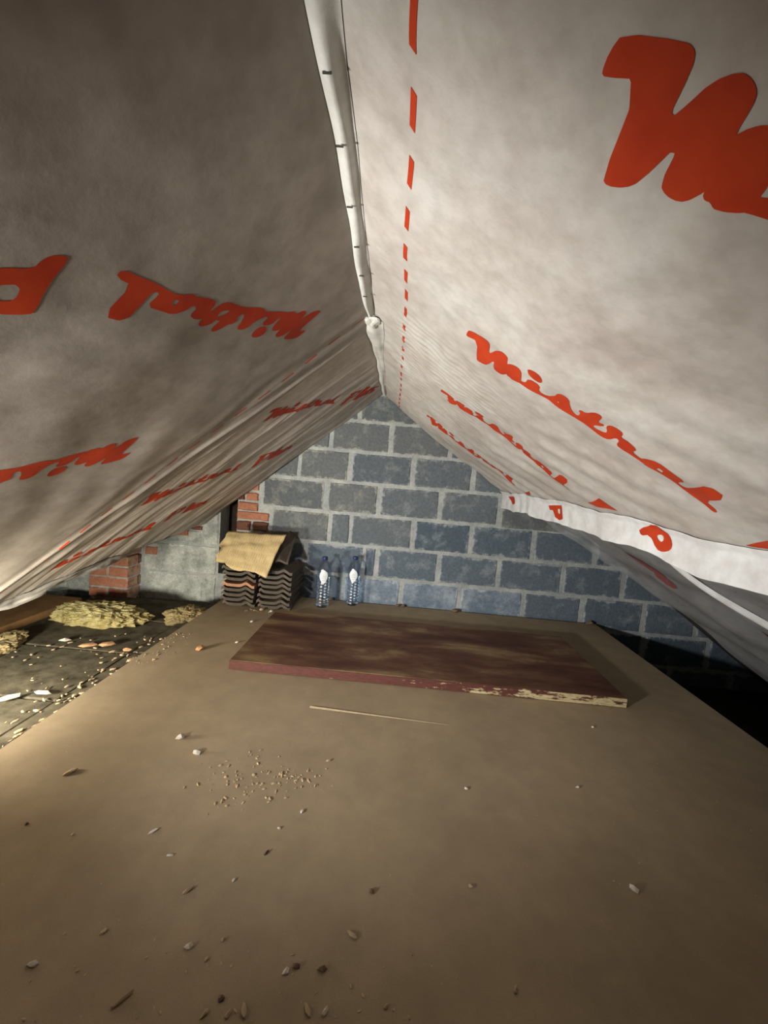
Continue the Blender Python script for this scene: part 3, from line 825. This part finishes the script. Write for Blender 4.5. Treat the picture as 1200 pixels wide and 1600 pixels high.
# yellowed newspaper draped over the tiles
na, nb = 26, 18
C00, C10, C01, C11 = map(np.array, ((-0.993, 2.105, 0.258), (-0.684, 2.105, 0.262-.052), (-1.000, 2.290, 0.417), (-0.640, 2.290, 0.424)))
V, UV = [], []
wp = Waves(17, 5, .3, .8)
for i in range(na):
    for j in range(nb):
        u, v = i/(na-1), j/(nb-1)
        uu = u
        if i == 0: uu = 0.015*math.sin(v*19)+0.02*math.sin(v*7+1) + (.05 if .25 < v < .45 else 0)
        vv = v
        if j == 0: vv = 0.03*math.sin(u*11) + (0.05 if u < .22 else 0)
        P = (C00*(1-uu)+C10*uu)*(1-vv) + (C01*(1-uu)+C11*uu)*vv
        P = P + np.array([0, -0.006, 0.012])*math.sin(math.pi*vv)*(1+.3*float(wp(u, v))) + np.array([0, 0, .003*float(wp(u*2, v*2))])
        V.append(P); UV.append((u, v))
F = [(i*nb+j, (i+1)*nb+j, (i+1)*nb+j+1, i*nb+j+1) for i in range(na-1) for j in range(nb-1)]
pap = mesh_obj('newspaper', V, F, M_PAPER, None, True)
uvl = pap.data.uv_layers.new(name='uv')
for lp in pap.data.loops: uvl.data[lp.index].uv = UV[lp.vertex_index]
sm = pap.modifiers.new('thick', 'SOLIDIFY'); sm.thickness = 0.003
tag(pap, 'yellowed folded newspaper sheet draped over the stacked roof tiles', 'newspaper')

# two blue water bottles against the wall
def lathe(name, prof, m, parent, n=28, smooth=True):
    V, F = [], []
    for r, z in prof:
        for k in range(n):
            a = 2*math.pi*k/n; V.append((r*math.cos(a), r*math.sin(a), z))
    for i in range(len(prof)-1):
        for k in range(n):
            F.append((i*n+k, i*n+(k+1) % n, (i+1)*n+(k+1) % n, (i+1)*n+k))
    F.append(tuple(range(n))[::-1]); F.append(tuple((len(prof)-1)*n+k for k in range(n)))
    o = mesh_obj(name, V, F, m, parent, smooth); return o
def bottle_r(z):
    if z < .012: return .030 + z/.012*.010
    if z < .165:
        return .0385 + .0022*math.cos(2*math.pi*(z-.012)/.0192)
    if z < .235: return .0405
    if z < .285:
        t = (z-.235)/.05; return .0405*(1-t)**.5*0.68 + .0135 if t < .97 else .0140
    return .0135
def make_bottle(loc, rz, label, tilt):
    e = empty('water_bottle', loc); e.rotation_euler = (tilt, 0, rz)
    tag(e, label, 'bottle', 'blue water bottles against the wall')
    zs = np.concatenate([[0, .006, .012], np.arange(.016, .165, .0048), [.17, .2, .235, .243, .251, .259, .267, .275, .281, .286, .296]])
    lathe('body', [(bottle_r(z), z) for z in zs], M_BOTTLE, e)
    lathe('cap', [(.0155, .292), (.0165, .294), (.0165, .309), (.0145, .312)], M_CAP, e, 20)
    # pointed oval label wrapped round the front
    V, F, cells = [], [], []
    for i in range(15):
        t = i/14; z = .148 + t*.090
        wd = .0265*math.sin(math.pi*t**1.25)**.75 if 0 < t < 1 else 0.0008
        for j in range(9):
            a = -math.pi/2 + (j/8*2-1)*wd/.0415
            R = max(bottle_r(z), .0405)+.0012; V.append((R*math.cos(a), R*math.sin(a), z))
    F = [(i*9+j, i*9+j+1, (i+1)*9+j+1, (i+1)*9+j) for i in range(14) for j in range(8)]
    lb = mesh_obj('label', V, F, M_LABEL, e, True)
    V, F = [], []
    for zc, hw in ((.206, .007), (.196, .012), (.186, .013), (.174, .008)):
        b0 = len(V)
        for j in range(5):
            a = -math.pi/2 + (j/4*2-1)*hw/.0415
            for dz in (-.0013, .0013): V.append((.0422*math.cos(a), .0422*math.sin(a), zc+dz))
        F += [(b0+2*j, b0+2*j+2, b0+2*j+3, b0+2*j+1) for j in range(4)]
    mesh_obj('print_lines', V, F, M_INK, lb)
    return e
make_bottle((-0.395, 2.300, 0), 0.12, 'left of the two blue plastic water bottles, nearer the stacked tiles', 0)
make_bottle((-0.218, 2.388, 0), -0.05, 'right of the two blue plastic water bottles, standing closer to the wall', 0)

# ------------------------------------------------------------------ left eaves
tag(lump('insulation_wool', (-1.52, 1.985, -0.050), (.225, .12, .060), M_WOOL, 31, None, 5, .16, 1.3, .20), 'large yellow tuft of mineral wool in front of the brick pillar', 'insulation')
tag(lump('insulation_wool', (-1.135, 2.105, -0.062), (.100, .10, .042), M_WOOLD, 33, None, 5, .16, 1.4, .22), 'dull yellow tuft of mineral wool between pillar and platform edge', 'insulation')
tag(lump('insulation_wool', (-1.70, 1.58, -0.070), (.080, .13, .045), M_WOOLD, 35, None, 5, .16, 1.4, .22), 'dirty tuft of mineral wool beside the timber at the left eaves', 'insulation')
tb = box_obj('eaves_timber', (-2.10, 1.15, -0.19), (-1.850, 2.24, -0.062), M_TIMBER, None, 0.008)
tag(tb, 'orange-brown timber plate lying along the left eaves', 'timber')
wf = box_obj('foam_board', (-2.305, 2.255, -0.18), (-2.135, 2.30, -0.078), M_WHITE, None, 0.003)
tag(wf, 'small white foam offcut standing above the timber at the left eaves', 'foam board')

# ------------------------------------------------------------------ crumbs
def crumb_mesh(seed, sub=1):
    bm = bmesh.new(); bmesh.ops.create_icosphere(bm, subdivisions=sub, radius=1.0)
    r = np.random.RandomState(seed)
    for v in bm.verts: v.co *= r.uniform(.65, 1.15)
    mx = max(v.co.z for v in bm.verts); 
    me = bpy.data.meshes.new('crumb'); bm.to_mesh(me); bm.free(); return me
KINDM = {}
for nm, m in (('p', M_PALE), ('t', M_TAN), ('o', M_ORANGE), ('b', M_BROWN)):
    KINDM[nm] = []
    for s_ in range(4):
        me = crumb_mesh(900+s_); me.materials.append(m); KINDM[nm].append(me)
def crumb(x, y, r, kind='t', el=1.0, rz=0.0, label=None, group=None, z=0.0, name='crumb', hz=.75, cat='crumb'):
    o = bpy.data.objects.new(name, RNG.choice(KINDM[kind])); COL.objects.link(o)
    o.location = (x, y, z + r*hz*.62); o.scale = (r*el, r/max(1, el**.5), r*hz); o.rotation_euler = (0, 0, rz)
    tag(o, label, cat, group)
    return o
G = 'crumbs lying loose on the platform'
named = [
    (-0.567, 1.050, .0125, 'p', 1.2, .4, 'largest pale mortar crumb on the left half of the platform'),
    (-0.492, 0.997, .0100, 'p', 1.3, .1, 'pale mortar crumb just right of the largest one'),
    (-0.759, 0.890, .0085, 't', 2.2, .9, 'long tan wood chip lying near the left edge of the platform'),
    (-0.793, 1.600, .0180, 'o', 1.3, .5, 'orange brick chip left of the painted board'),
    (0.561, 0.749, .0085, 'p', 1.2, -.5, 'pale pebble alone on the dark right side of the platform'),
    (-0.279, 0.570, .0065, 'p', 1.4, .1, 'rounded white pebble at the front of the platform'),
    (-0.504, 0.525, .0065, 'p', 1.5, .1, 'small white pebble in the front left corner'),
    (-0.327, 0.653, .0060, 't', 2.4, .8, 'thin tan splinter behind the rounded white pebble'),
    (-0.462, 0.761, .0050, 'p', 2.4, .7, 'thin pale splinter in the left middle of the platform'),
    (-0.158, 0.849, .0050, 'p', 1.0, 0, 'tiny white crumb just in front of the crumb heap'),
    (0.019, 0.688, .0060, 'b', 1.0, 0, 'round brown crumb alone in the middle of the platform'),
    (0.218, 0.719, .0046, 't', 1.5, -.4, 'small tan crumb right of the brown one'),
    (0.254, 0.972, .0045, 'p', 1.5, -.4, 'small pale crumb in the middle, in front of the board'),
    (0.572, 1.018, .0047, 'p', 1.5, 0, 'pale crumb in front of the right end of the board'),
    (0.759, 1.309, .0052, 'p', 1.0, 0, 'white speck just in front of the right corner of the board'),
    (-0.010, 0.613, .0055, 't', 2.4, -.6, 'curled tan shaving at the front middle'),
    (-0.110, 0.553, .0060, 'p', 1.3, .5, 'pale crumb touching a dark one at the front middle'),
    (-0.096, 0.561, .0060, 'b', 1.2, .2, 'dark crumb touching a pale one at the front middle'),
    (-0.053, 0.561, .0062, 'b', 1.5, 0, 'flat dark chip at the front middle'),
    (0.261, 0.564, .0050, 't', 1.6, 1.2, 'tan crumb at the front right of the platform'),
    (0.052, 0.526, .0040, 't', 1.4, .6, 'smallest tan chip at the front edge, right of the curled shaving'),
    (-0.341, 0.498, .0060, 't', 3.0, .9, 'long tan splinter at the front edge, left of the white pebble'),
]
for x, y, r, k, el, rz, lab in named: crumb(x, y, r, k, el, rz, lab, G)
small = [(-0.62, .735, .0042, 'p', 1, 0, 'tiny pale crumb in the left middle of the platform, away from others'),
    (-0.251, .681, .0036, 'p', 1, 0, 'tiny white crumb behind the rounded white pebble, right of the tan splinter'),
    (-0.198, .80, .0038, 'p', 1.2, .3, 'tiny pale crumb in front of the crumb heap, second from the heap'),
    (-0.732, .747, .0044, 'b', 1, 0, 'tiny brown crumb near the left edge of the platform'),
    (-0.398, .714, .0038, 'p', 2, .3, 'tiny pale sliver between the two thin splinters at left'),
    (-0.43, .577, .0045, 't', 1.6, .7, 'tiny tan chip between the two white pebbles at the front left'),
    (-0.228, .585, .0042, 't', 1, 0, 'tiny tan crumb just right of the rounded white pebble'),
    (-0.125, 1.02, .0050, 't', 1.6, .5, 'tan chip between the crumb heap and the board'),
    (-0.207, .741, .0045, 'b', 1.8, 1.2, 'upright dark sliver in the middle, left of the round brown crumb'),
    (-0.198, .513, .0057, 'b', 1.2, 0, 'dark crumb at the front edge, left of the pale and dark pair'),
    (-0.243, .557, .0035, 't', 1, 0, 'tiniest tan crumb in front of the rounded white pebble'),
    (-0.214, .495, .0048, 't', 1.8, .9, 'tan sliver at the front edge, leftmost of its close row'),
    (-0.180, .497, .0050, 't', 1.5, 1.2, 'tan sliver at the front edge, second in its close row'),
    (-0.159, .503, .0060, 't', 2.0, -1.2, 'long tan sliver at the front edge, third in its close row'),
    (-0.066, .512, .0055, 't', 2.2, -1.0, 'tan sliver at the front edge, below the flat dark chip'),
    (-0.039, .512, .0055, 'p', 1.4, 1.2, 'pale chip at the front edge, right of the tan sliver')]
for x, y, r, k, el, rz, lab in small: crumb(x, y, r, k, el, rz, lab, G)

def stuff(name, label, cat, pts, m, seed):
    """many loose bits joined: far too many to count"""
    r = np.random.RandomState(seed); V, F = [], []
    base = bmesh.new(); bmesh.ops.create_icosphere(base, subdivisions=1, radius=1.0)
    bv = np.array([v.co for v in base.verts]); bf = [[v.index for v in f.verts] for f in base.faces]; base.free()
    for x, y, z, s in pts:
        sc = s*np.array([r.uniform(.8, 2.0), r.uniform(.5, 1.0), r.uniform(.35, .7)]); a = r.uniform(0, 6.28)
        q = bv*r.uniform(.7, 1.1, (len(bv), 1))*sc
        q = np.stack([q[:, 0]*math.cos(a)-q[:, 1]*math.sin(a), q[:, 0]*math.sin(a)+q[:, 1]*math.cos(a), q[:, 2]], 1) + [x, y, z+sc[2]*.4]
        o = len(V); V.extend(q.tolist()); F.extend([[i+o for i in f] for f in bf])
    o = mesh_obj(name, V, F, m); return tag(o, label, cat, None, 'stuff')
r = np.random.RandomState(3)
heap = [(-.31+r.normal(0, .075), .925+r.normal(0, .045), 0, r.uniform(.0015, .0048)) for _ in range(95)]
heap += [(-.19+r.normal(0, .035), .945+r.normal(0, .02), 0, r.uniform(.0015, .005)) for _ in range(28)]
stuff('crumb_heap', 'scattered heap of tan plaster crumbs in front of the board', 'crumbs', heap, M_TAN, 4)
fr = [(r.uniform(-.5, .15), r.uniform(.44, .60), 0, r.uniform(.001, .003)) for _ in range(60)] + [(r.uniform(-.9, 1.0), r.uniform(.5, 1.4), 0, r.uniform(.0006, .0016)) for _ in range(150)]
fr = [f for f in fr if not (-.6 < f[0] < .0 and .76 < f[1] < 1.12)]
stuff('dust_grit', 'fine tan grit strewn over the front of the platform', 'grit', fr, M_TAN, 5)
ed = []
for _ in range(190):
    y = r.uniform(.9, 2.2); ed.append((-1.055+r.normal(0, .05), y, -0.064, r.uniform(.002, .010)))
ed = [e for e in ed if e[0] < -1.006]
ed += [(r.uniform(-1.75, -1.1), r.uniform(.9, 2.1), -0.07, r.uniform(.002, .008)) for _ in range(110)]
ed = [e for e in ed if e[1] < 1.84 and e[0] > -1.60]
stuff('rubble', 'small plaster rubble strewn along the sunken boards at the left', 'rubble', ed, M_TAN, 6)
ed2 = [(r.uniform(-1.0, -.86), r.uniform(1.42, 1.75), 0, r.uniform(.0015, .006)) for _ in range(45)]
ed2 += [(r.uniform(-.80, -.66), r.uniform(2.10, 2.16), 0, r.uniform(.002, .007)) for _ in range(18)]
stuff('plaster_crumbs', 'plaster crumbs along the left platform edge and before the tiles', 'crumbs', ed2, M_TAN, 8)
GL = 'rubble chunks on the sunken boards'
for x, y, rr, k, el, rz, lab in [
    (-1.345, 1.66, .022, 'o', 2.0, .3, 'flat orange brick shard on the sunken boards, below the yellow wool'),
    (-1.275, 1.685, .024, 'o', 1.7, .2, 'second orange brick shard, touching the first on the sunken boards'),
    (-1.160, 1.655, .018, 'o', 1.6, 0, 'orange shard close to the platform edge below the wool'),
    (-1.285, 1.240, .020, 'p', 1.8, 1.0, 'pale forked plaster chunk on the sunken boards at the far left'),
    (-1.080, 1.570, .017, 't', 1.2, 0, 'tan plaster chunk against the left platform edge'),
    (-1.210, 1.290, .016, 'p', 2.4, -.1, 'long pale plaster sliver on a joint of the sunken boards'),
    (-1.060, 1.480, .014, 't', 1.6, .8, 'small tan chunk by the platform edge, nearer than the others'),
    (-1.480, 1.690, .018, 'p', 1.6, .2, 'pale plaster chunk left of the orange shards'),
    (-1.080, 0.985, .017, 'p', 1.7, .9, 'pale chunk on the sunken boards at the left frame edge')]:
    crumb(x, y, rr, k, el, rz, lab, GL, -0.066, 'rubble_chunk', .5, 'rubble')
GW = 'dark lumps standing for gaps where platform meets wall'
for x, y, lab in ((.075, 2.436, 'left dark lump standing for a gap at the foot of the block wall behind the board'), (.110, 2.436, 'second dark lump standing for a gap at the wall foot, beside the left one'),
                  (.447, 2.430, 'wider dark lump standing for a gap at the wall foot behind the middle of the board'), (1.305, 2.430, 'dark lump standing for a gap at the back right corner of the platform'),
                  (-.365, 2.436, 'dark lump at the wall foot between the bottles')):
    crumb(x, y, .017 if x < .2 else .024, 'b', 1.3, 0, lab, GW, 0, 'gap_lump', .6, 'chip')  # dark lumps stand in for the dark gaps at the wall foot
for x, y, rr, lab in ((-.655, 2.125, .010, 'white crumb in front of the right tile stack'), (-.715, 2.135, .012, 'tan crumb between the two tile stacks'),
                      (-.700, 1.955, .009, 'white crumb beside the far left corner of the board'), (-.672, 1.70, .008, 'small white crumb beside the left end of the board')):
    crumb(x, y, rr, 'p' if 'white' in lab else 't', 1.3, .3, lab, G)

# straw-thin splinter in front of the board
a, b = Vector((-.233, 1.262, .0018)), Vector((.243, 1.240, .0012))
d = (b-a).normalized(); nrm = Vector((-d.y, d.x, 0))
V, F = [], []
for i, t in enumerate(np.linspace(0, 1, 9)):
    w = .0042*(1-t)**.8 + .0006; c = a.lerp(b, t)
    V += [c-nrm*w, c+nrm*w*.6+Vector((0, 0, .0022*(1-t)+.0005)), c+nrm*w]
for i in range(8):
    for j in range(2): F.append((i*3+j, (i+1)*3+j, (i+1)*3+j+1, i*3+j+1))
    F.append((i*3+2, (i+1)*3+2, (i+1)*3, i*3))
sp = mesh_obj('wood_splinter', V, F, M_STRAW); tag(sp, 'long thin pale wood splinter on the platform in front of the board', 'splinter')
